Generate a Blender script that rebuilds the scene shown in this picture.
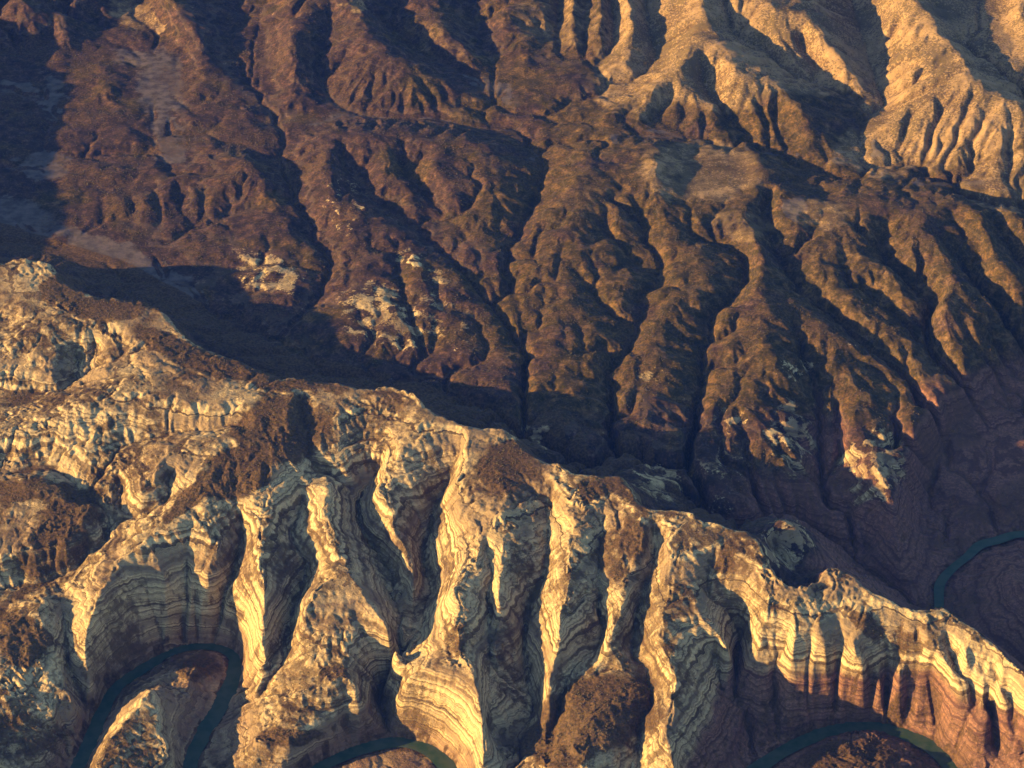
import bpy, math
import numpy as np

for o in list(bpy.data.objects):
    bpy.data.objects.remove(o, do_unlink=True)
scn = bpy.context.scene
col = scn.collection

# ------------------------------------------------------------------ camera
IMG_W, IMG_H = 1024, 768
CAM_H = 8000.0                      # metres above the river
DEP = math.radians(32.0)            # look-down angle of the view axis
VFOV = math.radians(16.0)
F = (IMG_H / 2) / math.tan(VFOV / 2)
cam = bpy.data.cameras.new('camera')
cam.sensor_fit = 'VERTICAL'
cam.angle_y = VFOV
cam.clip_start = 10.0
cam.clip_end = 120000.0
cam_o = bpy.data.objects.new('camera', cam)
cam_o.location = (0, 0, CAM_H)
cam_o.rotation_euler = (math.pi / 2 - DEP, 0, 0)
col.objects.link(cam_o)
scn.camera = cam_o

# ------------------------------------------------------------------ light
SUN_EL = math.radians(12.3)
SUN_FROM = math.radians(198.0)      # where the sun stands, counted from +X towards +Y
world = bpy.data.worlds.new('World')
scn.world = world
world.use_nodes = True
wn = world.node_tree.nodes
wl = world.node_tree.links
for n in list(wn):
    wn.remove(n)
sky = wn.new('ShaderNodeTexSky')
sky.sky_type = 'NISHITA'
sky.sun_disc = False
sky.sun_elevation = SUN_EL
sky.sun_rotation = math.pi / 2 - SUN_FROM
sky.altitude = 1500
sky.dust_density = 1.0
bg = wn.new('ShaderNodeBackground')
bg.inputs['Strength'].default_value = 0.080
wo = wn.new('ShaderNodeOutputWorld')
wl.new(sky.outputs[0], bg.inputs[0])
wl.new(bg.outputs[0], wo.inputs[0])

sun = bpy.data.lights.new('sun', 'SUN')
sun.energy = 5.0
sun.angle = math.radians(0.53)
sun.color = (1.0, 0.605, 0.215)
sun_o = bpy.data.objects.new('sun', sun)
sd = (math.cos(SUN_FROM) * math.cos(SUN_EL), math.sin(SUN_FROM) * math.cos(SUN_EL), math.sin(SUN_EL))
from mathutils import Vector
sun_o.rotation_euler = Vector(sd).to_track_quat('Z', 'Y').to_euler()
sun_o.location = (-4000, 8000, 6000)
col.objects.link(sun_o)

scn.render.engine = 'CYCLES'
scn.view_settings.view_transform = 'Standard'
scn.view_settings.look = 'None'
scn.view_settings.gamma = 1.0
scn.view_settings.exposure = 2.0
scn.view_settings.use_curve_mapping = False

# ------------------------------------------------------------------ pixel <-> place
cD, sD = math.cos(DEP), math.sin(DEP)

def pix_to_world(px, py, z=0.0):
    px = np.asarray(px, float); py = np.asarray(py, float); z = np.asarray(z, float)
    u = (px - IMG_W / 2) / F
    v = (IMG_H / 2 - py) / F
    dy = cD + v * sD
    dz = -sD + v * cD
    t = (z - CAM_H) / dz
    return u * t, dy * t

def world_to_pix(X, Y, Z):
    h = Z - CAM_H
    d = Y * cD - h * sD
    up = Y * sD + h * cD
    return IMG_W / 2 + F * X / d, IMG_H / 2 - F * up / d

def world_to_base(X, Y):
    return world_to_pix(X, Y, 0.0)

# ------------------------------------------------------------------ noise helpers
rng = np.random.default_rng(7)
PERM = rng.permutation(4096).astype(np.int64)
GANG = rng.random(4096) * 2 * np.pi
GX, GY = np.cos(GANG), np.sin(GANG)
R1, R2 = rng.random(4096), rng.random(4096)

def hsh(ix, iy, seed):
    return PERM[(PERM[(ix + seed * 131) & 4095] + iy) & 4095]

def perlin(x, y, seed=0):
    ix = np.floor(x).astype(np.int64); iy = np.floor(y).astype(np.int64)
    fx = x - ix; fy = y - iy
    u = fx * fx * fx * (fx * (fx * 6 - 15) + 10)
    v = fy * fy * fy * (fy * (fy * 6 - 15) + 10)
    def g(a, b):
        h = hsh(ix + a, iy + b, seed)
        return GX[h] * (fx - a) + GY[h] * (fy - b)
    a = g(0, 0); b = g(1, 0); c = g(0, 1); d = g(1, 1)
    return (a + u * (b - a)) * (1 - v) + (c + u * (d - c)) * v

def fbm(x, y, octs, seed=0, gain=0.5):
    s = 0.0; a = 1.0
    for k in range(octs):
        s = s + a * perlin(x, y, seed + k)
        x = x * 2.03 + 17.3; y = y * 2.03 + 5.1; a *= gain
    return s

def sstep(a, b, x):
    t = np.clip((x - a) / (b - a), 0, 1)
    return t * t * (3 - 2 * t)

def blur(a, n):
    for _ in range(n):
        p = np.pad(a, 1, mode='edge')
        a = (p[:-2, 1:-1] + 2 * p[1:-1, 1:-1] + p[2:, 1:-1]) / 4
        p = np.pad(a, ((0, 0), (1, 1)), mode='edge')
        a = (p[:, :-2] + 2 * p[:, 1:-1] + p[:, 2:]) / 4
    return a

# ------------------------------------------------------------------ the lie of the land
# every line: picture x, picture y, height in metres above the river
LINES = """
# crest of the pale ridge
-90 262 600;-40 266 610;0 262 620;20 257 625;48 262 620;60 275 610;75 288 600;100 295 598;125 298 596;150 305 594;168 318 590;180 333 582;200 345 572;230 357 565;250 365 560;275 375 556;300 378 556;330 382 556;360 388 556;385 388 558;410 393 558;428 408 556;443 416 552;470 425 552;478 425 550;506 430 540;520 444 525;537 458 530;552 462 526;571 472 540;580 473 540;600 476 530;622 478 525;631 489 520;643 508 520;660 510 515;690 512 515;697 520 510;716 524 500;733 529 498;745 530 500;757 543 488;768 560 475;782 578 465;790 587 462;815 577 462;835 568 462;855 578 455;870 590 445;893 601 435;905 606 428;930 609 420;945 606 415;955 615 408;985 636 400;1000 650 392;1015 664 385;1030 678 380;1070 710 360;1120 740 330
# far-side buttress by the notch
755 540 490;768 524 480;788 520 455;801 530 420;806 545 380
657 472 250;672 468 260;690 478 240
# spurs of the ridge, right half
478 426 550;468 436 540;461 466 515;456 489 490;461 511 465;473 515 455;481 529 445;476 554 425;463 569 410;452 590 395;461 606 380;458 616 370;456 631 355;461 651 340;473 666 325;478 683 300;478 696 280;483 716 240;483 738 190;482 761 140;480 790 80
473 666 325;455 664 320;436 668 300;415 674 270;402 684 225
500 470 525;505 500 500;500 530 465;505 548 440;500 575 400;497 598 370;503 610 340
571 473 540;575 488 520;577 510 495;571 545 462;567 576 430;567 601 402;559 613 388;561 633 362;554 658 325;549 683 275;547 706 222;540 718 165
612 500 500;622 530 470;629 560 438;629 576 422;627 591 405;620 608 382;612 631 352;607 648 320;609 661 290
643 508 520;640 525 495;642 545 470
690 513 514;685 530 500;677 550 478;669 570 452;667 590 432;667 601 420;662 621 402;659 641 382;667 658 362;676 672 345;675 688 322;672 708 295;666 731 255;672 761 210;680 800 150
690 600 418;700 614 395;712 626 375;724 640 345;732 652 310
745 531 500;757 560 482;764 581 462;768 605 430;767 622 390;755 648 310;762 681 205;765 706 110
782 578 465;790 600 440;796 625 400;792 650 350
868 592 440;863 621 402;855 646 365;862 661 330;870 672 295
835 570 460;830 592 438;822 612 415;820 632 385;826 650 345
905 607 425;918 621 402;928 646 368;943 664 330;958 683 285;970 691 250;972 699 200
955 618 405;968 668 345;983 681 312;990 701 270;1008 716 210
1000 652 390;1003 681 345;1013 698 300;1030 710 270
# spurs, left half
290 392 556;284 425 540;274 460 500;264 488 450;266 509 425;261 534 400;258 559 372;263 591 338;261 616 305;263 641 262;261 663 200;258 676 150
428 408 556;416 440 520;400 455 490;385 470 455
340 410 545;323 450 480;337 464 450
315 468 410;328 473 398;342 474 392
328 486 462;326 499 440;328 524 405;336 544 385;343 556 370;350 575 358;362 590 348;370 605 340;385 620 328;392 640 305;396 654 270
343 560 366;330 578 352;312 594 345;306 612 330;300 632 280
350 640 262;348 658 252;346 673 242;353 683 228;358 698 190;362 706 150
346 673 242;325 685 235;300 692 215;285 700 170
378 489 440;383 501 420;391 514 400;392 531 365;401 544 335;411 565 300;412 586 265;416 602 215
284 425 540;262 447 520;235 440 532;212 441 530;185 448 518;166 456 505;152 476 478;142 498 440
264 470 500;230 472 480;205 495 455;175 525 420;150 541 400;125 558 380;112 576 362;102 596 342;92 616 300;87 640 245;92 686 110
152 541 400;158 560 355;165 585 275;166 610 175;160 635 70
200 515 425;212 536 390;218 556 340;206 585 250;200 612 140
185 560 300;188 590 215;185 616 125
245 425 500;205 430 478;175 433 465;140 440 450;115 450 435
300 400 530;310 440 480;305 480 420
205 497 452;200 515 420;212 536 370;215 552 330
275 378 556;255 395 560;230 398 562;205 405 556;185 402 556;150 395 560;125 390 562;100 399 552;65 409 532;40 416 512;12 424 495;-40 436 470
48 264 620;44 275 615;37 290 610;27 300 606;52 306 600;56 314 598;37 332 580;10 345 555;-30 356 530
37 332 580;42 350 560;50 367 535;57 382 510
56 314 598;82 322 590;110 332 575;120 342 560;125 354 540;112 366 520
100 320 590;112 316 596;130 311 600;157 311 598;172 322 594;180 333 582
180 335 580;150 344 570;130 354 556;112 368 540
25 480 440;60 500 420;40 530 390;20 550 360;0 560 345;-40 580 320
95 500 430;75 525 400;62 545 370
45 601 310;25 613 295;0 636 260;-40 660 230
45 601 310;42 626 265;42 651 230;32 668 215;0 690 210;-40 700 200
42 655 228;55 682 180;75 702 130;72 726 75;63 761 20
# the spur inside the river bend
152 690 175;130 716 170;110 741 165;96 766 155;80 800 140
152 691 172;157 712 155;161 731 140;170 760 120
187 680 85;200 660 40;212 655 25
255 696 130;300 692 215;240 700 70
250 745 110;300 735 150;350 725 80
# dark knoll
612 668 255;590 680 245;566 690 228;558 712 180;552 735 140;545 770 120
640 690 255;612 700 255;590 720 235;560 740 170;590 775 190;540 760 140
830 742 30;850 760 60;880 768 70;900 780 60;860 800 110
# gullies of the ridge
460 444 480;453 471 415;441 494 350;431 524 275;423 559 215;430 598 165;416 616 135;411 648 105;401 668 80;381 693 45;388 726 12;397 740 -6
381 464 405;372 478 370;362 494 330;358 519 290;370 540 262;391 572 200;397 600 155;413 622 132
348 464 425;363 480 355
305 500 385;291 534 322;308 569 252;293 608 190;283 656 115;271 673 80;256 686 40;240 694 -4
240 515 385;240 534 335;237 559 280;228 585 215;220 601 170;215 626 75;212 643 -4
190 580 260;185 616 125;184 640 5
485 545 415;490 570 370;490 600 320;490 640 265;488 670 225;492 700 175;490 725 120;500 750 60
549 500 460;548 530 410;545 564 355;532 600 280;524 641 195;529 676 130;534 701 100;532 723 70;517 735 50;508 768 10
602 520 455;600 548 420;600 575 378;599 603 330;603 626 285;593 651 240;575 668 210;558 690 190
655 535 440;650 570 390;640 600 328;634 636 278;632 656 255;648 672 245;650 700 215;640 730 160;630 770 110
712 560 440;706 590 385;725 608 330;738 622 280;738 661 185;734 693 135;748 716 75;752 738 25;752 764 -4
716 650 260;724 696 165;744 731 55
785 640 330;775 670 230;776 700 110;778 740 15
810 650 320;811 680 225;813 718 30
846 645 335;848 670 265;845 714 30
880 668 280;882 690 192;884 712 25
900 668 280;903 690 182;907 718 20
914 630 370;926 668 245;933 706 90;937 735 5
945 640 345;965 690 220;985 720 120;1000 760 40
990 660 350;1010 720 180;1030 760 80
120 470 430;119 499 380;115 520 350;100 545 310;60 575 260;20 590 225;-30 610 190
-30 475 400;0 472 405;25 471 400;50 469 395;68 478 390;95 510 365;108 535 322
170 480 430;165 500 405;140 515 380;117 518 352
80 355 500;70 385 470;40 395 455;0 405 440;-40 410 430
95 345 520;90 370 490;75 384 470
15 320 560;-20 330 540
90 440 470;60 450 440;20 455 425;-30 465 405
65 620 230;68 660 160;84 700 60
20 720 150;-10 730 160;40 745 120
# strike valley behind the ridge
-200 205 345;-90 215 338;0 222 330;60 240 322;130 263 310;190 296 295;240 328 280;300 352 262;360 366 248;420 381 230;480 399 212;512 414 200;527 418 196;534 408 192;562 411 188;578 419 184;578 431 180;567 446 174;590 458 165;609 444 160;617 430 157;634 430 152;647 439 147;640 450 142;662 459 130;687 485 105;712 503 85;745 512 70;790 505 60;830 530 45;870 565 25;900 590 8;925 612 -4
-90 200 345;0 192 338;30 205 336;60 226 330;100 243 322;150 262 312
-90 230 340;0 240 330;50 250 322;100 268 312;150 286 305;200 300 294;250 334 280
# hills beyond the valley, left
35 218 345;50 206 375;66 194 400;100 189 412;150 182 425;200 172 445;250 164 475;270 190 450;292 212 410;312 236 365
100 189 412;104 215 370;110 240 330
150 182 425;160 212 372;162 244 322
200 172 445;205 205 390;190 240 330
130 195 395;135 222 345
180 185 415;183 215 355
150 250 318;195 230 345;232 214 375;262 206 400
232 238 365;265 252 385;290 262 370;300 276 335
265 252 385;262 275 350;262 300 310
278 150 402;300 205 375;320 235 352;330 265 328;320 290 310;295 318 290;270 346 270
240 262 330;236 290 305;245 318 290
325 140 482;323 160 478;325 180 472;340 202 462;345 230 440;350 258 415;346 280 388;340 300 350
360 200 465;370 228 440;400 236 432;415 254 425;432 268 405;448 278 392;468 284 362
350 275 400;375 284 398;400 292 392;414 306 362
375 284 398;378 310 350;372 340 295;360 356 255
435 270 405;438 300 360;436 330 310;432 358 258
460 288 365;475 310 330;484 340 285
398 245 400;400 275 390;412 320 322;424 352 262
340 200 462;352 190 430;392 208 398;425 236 370;460 266 335;490 302 302;508 322 275;515 350 262
385 150 478;392 170 470;410 190 445;425 204 420;440 212 400
435 158 482;445 180 465;452 200 448;470 226 425;476 250 392;490 264 370;502 280 345
400 160 440;425 190 420;450 220 390;470 240 365;488 275 330;500 305 300
340 155 455;356 172 440;372 190 420
300 150 452;325 137 482;375 130 495;425 133 492;460 138 484;490 150 474;512 166 455;525 182 430
255 160 405;280 145 404;325 122 412;375 115 418;425 121 414;465 124 408;500 134 402;535 150 398
490 170 460;495 195 440;500 220 410;504 250 372
512 166 455;514 195 425
# hills, upper left
-90 70 470;-30 55 490;5 60 430;25 85 400;30 100 380
20 0 560;35 12 530;52 28 470;40 45 430;10 45 450
105 72 462;110 82 440;122 95 415;136 109 385
105 72 462;95 85 420;72 102 385
105 72 462;104 92 425;100 110 385
60 134 412;58 145 395;62 158 365
30 120 390;15 145 400;-20 140 440
130 126 425;142 132 415;156 140 395;165 150 372
130 126 425;110 134 400;95 138 385
70 175 372;90 160 380;140 148 390;170 168 400;190 160 405
205 97 435;222 106 432;240 124 425;262 142 408
205 97 435;190 108 410;172 114 388
190 130 392;215 135 408;250 148 408
160 -30 560;165 0 535;185 22 500;202 46 475;212 66 450;228 88 438;240 105 425
95 -20 560;80 0 510;98 18 430;110 40 408;130 46 420;155 44 405
60 30 470;48 40 440
140 -10 430;125 20 405;150 20 425;162 32 395;150 58 385
0 88 382;40 92 376;50 110 374;45 130 372;40 162 358;0 165 350;-60 170 350
80 60 384;130 62 382;160 70 380;180 55 385;165 90 376;160 115 374;172 140 372;166 158 366;130 165 370
10 182 355;25 190 352;0 190 352
260 0 470;258 40 430;262 80 415;276 120 406;278 150 402
250 -20 470;228 30 430;240 60 422;258 100 412
# dome hill, top centre left
350 -40 600;356 0 570;368 22 565;380 46 545;402 60 530;430 74 500;455 84 465;480 94 420
380 46 545;375 70 515;370 92 455
402 60 530;400 85 490;402 108 430
430 74 500;432 94 460;440 114 422
318 60 470;322 80 448;334 100 430;345 112 420
300 -20 560;296 20 540;290 50 520;300 66 500;304 84 462;292 110 425
330 20 510;322 40 490
372 5 520;400 30 450;430 55 430;460 72 410;490 86 402;515 95 400
400 0 480;415 18 500;440 30 510;462 46 490;482 62 450;490 78 412
470 10 440;480 30 425;485 50 415;500 80 402
440 -20 520;460 -5 490
512 90 400;505 110 402;520 130 398;540 150 396
490 5 500;505 22 505;520 14 500;530 40 470
# pale and tan hills, top right
545 -20 520;548 10 500;545 40 455;552 55 430
575 -20 560;572 10 540;570 32 500;572 50 450
560 -10 480;558 30 440;560 54 425
598 -20 580;598 10 550;602 30 525;598 48 470
587 0 480;586 40 440
627 -20 600;628 10 565;631 30 545;626 52 490
612 0 500;614 30 470;610 52 440
645 -20 540;650 20 500;656 50 470;640 75 440;615 95 420;590 105 410
540 60 425;570 60 430;600 58 432
520 85 430;545 78 440;565 68 455;575 70 440
540 95 410;560 100 430;565 115 405
690 -30 650;700 0 630;708 25 612;712 35 605;690 58 588;672 76 560;650 88 535;625 102 500;602 111 468;587 118 440
712 35 605;722 48 600;738 62 588
672 76 560;672 92 510;660 112 455;655 130 440
690 98 500;684 112 470;680 130 448
640 100 500;625 118 455;618 128 445
672 76 560;690 85 530;700 108 490;706 128 450
738 62 588;732 74 575;724 90 545;720 104 515;726 122 470;724 132 450
738 74 575;752 84 562;775 94 545;800 108 520;814 120 495;822 144 440
752 84 562;758 104 510;768 124 460
702 76 500;714 98 470;728 116 452;748 132 438
775 110 490;785 130 455;795 148 430
742 -20 650;758 0 635;775 10 628;800 18 612;814 26 600;828 40 575;842 56 540;856 80 490;870 98 430
772 10 628;778 28 580;790 45 540;802 48 520
800 18 612;808 35 580;822 48 560
720 25 570;760 40 520;792 65 495;842 88 450;872 106 420
800 40 520;815 60 490;835 80 460
850 -20 500;858 10 465;866 40 445;876 70 432;886 98 420;872 118 408
897 -30 690;904 0 660;925 8 655;938 22 640;950 42 625;962 58 618;978 80 608;1000 96 590;1024 108 570;1060 130 530
904 0 660;892 22 570;890 46 545;900 62 550;897 84 510
962 58 618;935 66 585;905 80 530;898 95 500
978 82 606;955 92 575;925 104 530;890 122 470;878 138 420
978 82 606;970 105 550;960 125 510;952 155 440;948 164 410
1000 98 588;985 118 540;975 140 490;972 162 425
1016 120 550;1010 145 480;1012 168 420
912 105 505;905 130 455;898 146 415
940 110 520;932 135 470;925 154 415
935 5 600;960 30 530;985 55 510;1010 85 490;1030 100 480
1030 -30 680;1012 5 650;1018 25 620;1030 50 590
985 0 530;1000 25 540;1010 50 520
# washes between them
860 135 405;855 152 400;892 170 396;942 186 386;1012 200 375;1080 215 360
878 142 408;912 156 404;948 168 400;992 182 395;1030 190 385
# tan flat
640 135 446;687 137 446;720 137 445;752 145 436;792 158 422;820 168 410;860 180 400
690 146 447;720 150 447;735 160 446;720 175 446;700 190 445;690 160 446;705 205 442;740 190 445;675 205 445;750 172 446
656 142 495;652 156 500;654 168 500;664 180 490;672 190 465
630 150 480;640 175 485;650 195 460
752 157 482;760 168 478;775 178 455;790 182 430
762 190 465;775 200 455;768 210 440
800 178 415;815 190 405;830 195 400
667 214 440;700 214 440;735 204 444;752 215 440
# hills, middle right
545 160 396;542 176 390;527 214 372;514 236 352;504 268 330;514 296 312;524 325 292;528 350 268;524 384 232;524 410 206
600 148 440;590 168 482;575 185 478;566 198 470;550 216 448;538 235 420;534 255 398;545 275 380
575 185 478;592 196 470;606 210 462;616 236 438;622 256 412;640 278 382;650 284 355
566 198 470;566 225 455;563 245 435;558 270 405;556 296 380;562 322 345;566 345 310
590 235 440;592 262 420;604 281 402;620 295 375;632 308 342
602 224 405;629 254 362;647 274 332;659 282 320;634 299 302;652 312 292;632 322 280;632 337 262;617 357 240;609 372 222;612 386 205;612 414 172
575 270 385;594 292 352;619 317 300;632 322 280
545 290 345;542 315 318;536 330 300
580 320 350;584 350 300;588 380 255
640 215 430;648 235 400;660 262 352;660 280 322
662 252 412;680 256 415;697 258 415;712 250 405
662 270 372;687 272 402;704 274 395
664 290 382;675 300 375;690 305 365;690 322 330
717 282 385;720 300 345
744 249 382;747 277 350;729 299 320;712 314 300;709 338 272;702 343 264;702 362 242;700 386 215;695 410 185;690 440 150;686 476 110
690 235 400;715 240 392;744 250 380
737 328 312;718 338 285;702 343 264
672 332 312;690 340 282;702 343 264
752 215 442;754 235 440;757 264 432;745 285 410;728 310 372;720 325 345
757 264 432;763 292 418;764 318 395;750 336 365;736 354 332;738 370 300;740 392 262
652 327 335;662 347 322;656 372 280;650 400 235
640 360 290;636 385 245;632 410 200
760 345 380;778 368 335;785 395 285;777 409 268;787 434 230;800 460 185;808 480 140;812 505 90
735 395 262;738 412 235;748 450 170;755 485 110
720 400 225;722 440 165;730 480 110
665 420 195;668 445 155
768 200 395;768 230 382;793 274 352;825 304 322;855 332 292;893 362 272;915 384 258;925 400 248
785 300 380;795 325 345;805 355 300;818 385 240;820 410 205;821 459 135;828 504 82;830 530 45
775 215 440;790 222 445;800 238 428;820 252 412;826 268 394;833 296 372;850 309 362;878 322 342;908 337 312;923 353 285
800 215 440;830 210 445;860 205 445;880 212 442
865 222 445;866 248 418;868 268 394;880 282 368
845 262 390;850 280 360
888 262 405;903 284 372;928 303 328
908 250 425;923 267 392;930 285 350
878 236 382;893 264 352;918 287 322;932 300 302;929 318 285;930 337 262;936 350 250;950 370 215
863 284 352;888 304 325;908 322 298;925 338 266
900 215 445;930 206 448;938 242 432;944 257 422;972 277 392;985 292 365;994 308 330;990 332 292;985 342 265
940 292 400;936 312 372;953 327 335
958 277 405;955 300 385
943 352 272;950 364 255;958 378 232
935 232 402;958 254 372;980 284 332;1002 306 282;1010 318 258
933 195 432;950 200 450;968 207 455;1000 214 455;1030 224 450
968 207 455;983 240 442;993 264 422;1010 278 392;1030 290 350
950 215 430;968 235 405;985 262 372
993 218 402;1018 254 362;1040 275 320
823 322 362;843 332 352;848 354 322;856 372 292;866 392 272;850 416 258;850 432 242;858 450 222;872 470 240;890 488 225;899 520 175;900 560 95;898 585 40
880 400 262;895 420 225;898 440 195
870 360 300;885 378 272;900 395 245
835 385 262;838 420 210;845 470 150;858 515 100;870 548 45
840 430 215;846 440 222
795 330 365;790 345 350
# side canyon with the red slope
1090 270 300;1045 300 290;1024 312 280;985 350 255;950 395 250;925 420 245;908 455 228;904 500 180;905 560 90;925 612 -4
1160 350 120;1100 360 140;1030 360 165;990 400 150;960 425 120;935 470 70;925 530 25
1160 430 40;1100 430 60;1020 430 84;985 450 72;955 490 45;945 540 12
1110 500 20;1050 500 35;1020 495 48;990 500 60;975 520 30
953 470 52;975 484 45;990 501 32;998 526 10
1024 556 40;1015 566 90;1008 580 110;1002 600 90;1005 620 70
1008 580 110;1030 590 150;1060 610 170
# country outside the picture
-900 -300 700;-400 -250 650;0 -200 560;400 -200 620;800 -200 700;1200 -200 720;1900 -300 700
-110 -40 640;-100 20 620;-110 90 610;-120 140 590;-190 185 570
-330 -120 780;-320 -20 790;-310 100 790;-300 190 780;-310 250 740;-330 330 650
-600 -100 900;-620 100 900;-640 260 860
-300 300 620;-400 420 560;-500 560 500;-700 300 700
-120 340 520;-160 420 470;-120 500 420;-150 600 330;-110 700 240
-120 300 600;-200 330 580
1250 280 420;1350 200 520;1500 100 600;1330 420 380;1450 600 420;1330 620 330
1100 140 520;1200 80 580
1150 850 260;1300 900 360;1500 1000 420
-60 850 160;-200 800 220;-400 900 350;-700 1000 450
350 900 220;600 900 260;750 880 250;250 960 300;900 950 280;600 1050 380;100 1000 330;1100 1050 380
"""  # unseen ranges beyond the left edge are added high to shade the upper left
RIVER = """
-150 900;-60 860;20 840;62 800;80 762;100 716;117 687;150 664;175 651;200 646;225 650;236 662;232 681;220 706;202 736;190 763;196 795;230 815;275 800;310 774;323 765;351 752;376 745;403 742;426 748;441 758;456 775;480 810;540 845;640 835;720 795;768 761;793 746;823 732;855 725;880 726;908 734;930 746;948 764;962 792;985 840;1040 880;1120 850;1170 790;1150 720;1080 690;1000 668;950 645;937 625;939 606;940 584;953 568;968 556;980 545;998 540;1013 535;1024 534;1060 532;1110 545;1180 540;1280 500
"""

secs = []

def parse(txt):
    out = []
    sect = ''
    secs.clear()
    for ln in txt.strip().splitlines():
        ln = ln.strip()
        if ln.startswith('#'):
            sect = ln
        if not ln or ln.startswith('#'):
            continue
        secs.append(sect)
        out.append(np.array([[float(v) for v in p.split()] for p in ln.split(';')]))
    return out

lines = []
BACK = ('# strike valley', '# hills beyond', '# hills, upper', '# dome', '# hills, middle')
parsed = parse(LINES)
for a, sec in zip(parsed, list(secs)):
    if sec.startswith(BACK):
        k = np.interp(a[:, 0], [-200, 560, 720, 880], [0.72, 0.72, 0.50, 0.05])
        a[:, 2] += k * np.maximum(420 - a[:, 2], 0)
    X, Y = pix_to_world(a[:, 0], a[:, 1], a[:, 2])
    lines.append(np.stack([X, Y, a[:, 2]], 1))
VALLEY_I = [i for i, L in enumerate(parsed) if L[0, 0] == -200 and L[0, 1] == 205][0]
SIDE_I = [i for i, L in enumerate(parsed) if L[0, 0] == 1090 and L[0, 1] == 270][0]
riv = parse(RIVER)[0]
rX, rY = pix_to_world(riv[:, 0], riv[:, 1], 0.0)

def smooth_curve(P, n):
    """Catmull-Rom through the points."""
    P = np.asarray(P); Q = np.vstack([2 * P[0] - P[1], P, 2 * P[-1] - P[-2]])
    out = []
    t = np.linspace(0, 1, n, endpoint=False)[:, None]
    for i in range(len(P) - 1):
        p0, p1, p2, p3 = Q[i:i + 4]
        out.append(0.5 * (2 * p1 + (p2 - p0) * t + (2 * p0 - 5 * p1 + 4 * p2 - p3) * t ** 2 + (3 * p1 - p0 - 3 * p2 + p3) * t ** 3))
    return np.vstack(out + [P[-1:]])

river_line = smooth_curve(np.stack([rX, rY], 1), 10)

# ------------------------------------------------------------------ solve the large forms
ST = 2.0
BX0, BX1, BY0, BY1 = -900.0, 1924.0, -330.0, 1130.0
gw = int((BX1 - BX0) / ST) + 1
gh = int((BY1 - BY0) / ST) + 1
acc = np.zeros((gh, gw)); cnt = np.zeros((gh, gw))

def stamp(X, Y, Z, wgt=1.0):
    bx, by = world_to_base(X, Y)
    i = np.round((bx - BX0) / ST).astype(int); j = np.round((by - BY0) / ST).astype(int)
    ok = (i >= 0) & (i < gw) & (j >= 0) & (j < gh)
    np.add.at(acc, (j[ok], i[ok]), np.broadcast_to(Z, X.shape)[ok] * wgt)
    np.add.at(cnt, (j[ok], i[ok]), wgt)

for L in lines:
    n = 12
    C = smooth_curve(L, n) if len(L) > 2 else np.linspace(L[0], L[1], 40)
    d = np.r_[0, np.cumsum(np.hypot(np.diff(C[:, 0]), np.diff(C[:, 1])))]
    s = np.arange(0, d[-1], 5.0)
    x = np.interp(s, d, C[:, 0]); y = np.interp(s, d, C[:, 1]); z = np.interp(s, d, C[:, 2])
    # lines wander a little, as eroded edges do
    x = x + 18 * perlin(x / 110, y / 110, 3) + 6 * perlin(x / 35, y / 35, 4)
    y = y + 18 * perlin(x / 110, y / 110, 5) + 6 * perlin(x / 35, y / 35, 6)
    z = z + 8 * perlin(x / 150, y / 150, 8)
    stamp(x, y, z)

# the far side of the pale ridge drops away steeply
CR = smooth_curve(lines[0], 8)
ctx = np.gradient(CR[:, 0]); cty = np.gradient(CR[:, 1]); cl = np.hypot(ctx, cty)
for off, drop in ((55, 52), (110, 108), (165, 160)):
    x = CR[:, 0] - cty / cl * off; y = CR[:, 1] + ctx / cl * off
    z = CR[:, 2] - drop
    stamp(x, y, np.maximum(z, 30))

# river bed
dr = np.r_[0, np.cumsum(np.hypot(np.diff(river_line[:, 0]), np.diff(river_line[:, 1])))]
ss = np.arange(0, dr[-1], 6.0)
RX = np.interp(ss, dr, river_line[:, 0]); RY = np.interp(ss, dr, river_line[:, 1])
tx = np.gradient(RX); ty = np.gradient(RY); tl = np.hypot(tx, ty); tx /= tl; ty /= tl
RHW = 23.0
RBED = np.zeros((gh, gw), bool)
for off in np.arange(-RHW, RHW + 1, 5.0):
    of = off * np.where(RY > np.interp(1, [0, 1], [0, pix_to_world(940, 660, 0)[1]]), 0.72, 1.0)
    bx, by = world_to_base(RX - ty * of, RY + tx * of)
    i = np.round((bx - BX0) / ST).astype(int); j = np.round((by - BY0) / ST).astype(int)
    ok = (i >= 0) & (i < gw) & (j >= 0) & (j < gh)
    RBED[j[ok], i[ok]] = True
acc[RBED] = -9.0; cnt[RBED] = 1.0

def solve(acc, cnt):
    pyr = [(acc, cnt)]
    while min(pyr[-1][0].shape) > 12:
        a, c = pyr[-1]
        h, w = a.shape
        a = np.pad(a, ((0, h % 2), (0, w % 2))); c = np.pad(c, ((0, h % 2), (0, w % 2)))
        a2 = a[::2, ::2] + a[1::2, ::2] + a[::2, 1::2] + a[1::2, 1::2]
        c2 = c[::2, ::2] + c[1::2, ::2] + c[::2, 1::2] + c[1::2, 1::2]
        pyr.append((a2, c2))
    z = None
    for lev, (a, c) in reversed(list(enumerate(pyr))):
        fix = c > 0
        val = np.where(fix, a / np.maximum(c, 1e-9), 0)
        if z is None:
            z = np.full(a.shape, val[fix].mean())
        else:
            z = np.repeat(np.repeat(z, 2, 0), 2, 1)[:a.shape[0], :a.shape[1]]
            z = blur(z, 1)
        for _ in range(120 if lev > 1 else 60):
            z = np.where(fix, val, z)
            p = np.pad(z, 1, mode='edge')
            z = (p[:-2, 1:-1] + p[2:, 1:-1] + p[1:-1, :-2] + p[1:-1, 2:]) * 0.25
        z = np.where(fix, val, z)
    return z

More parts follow.
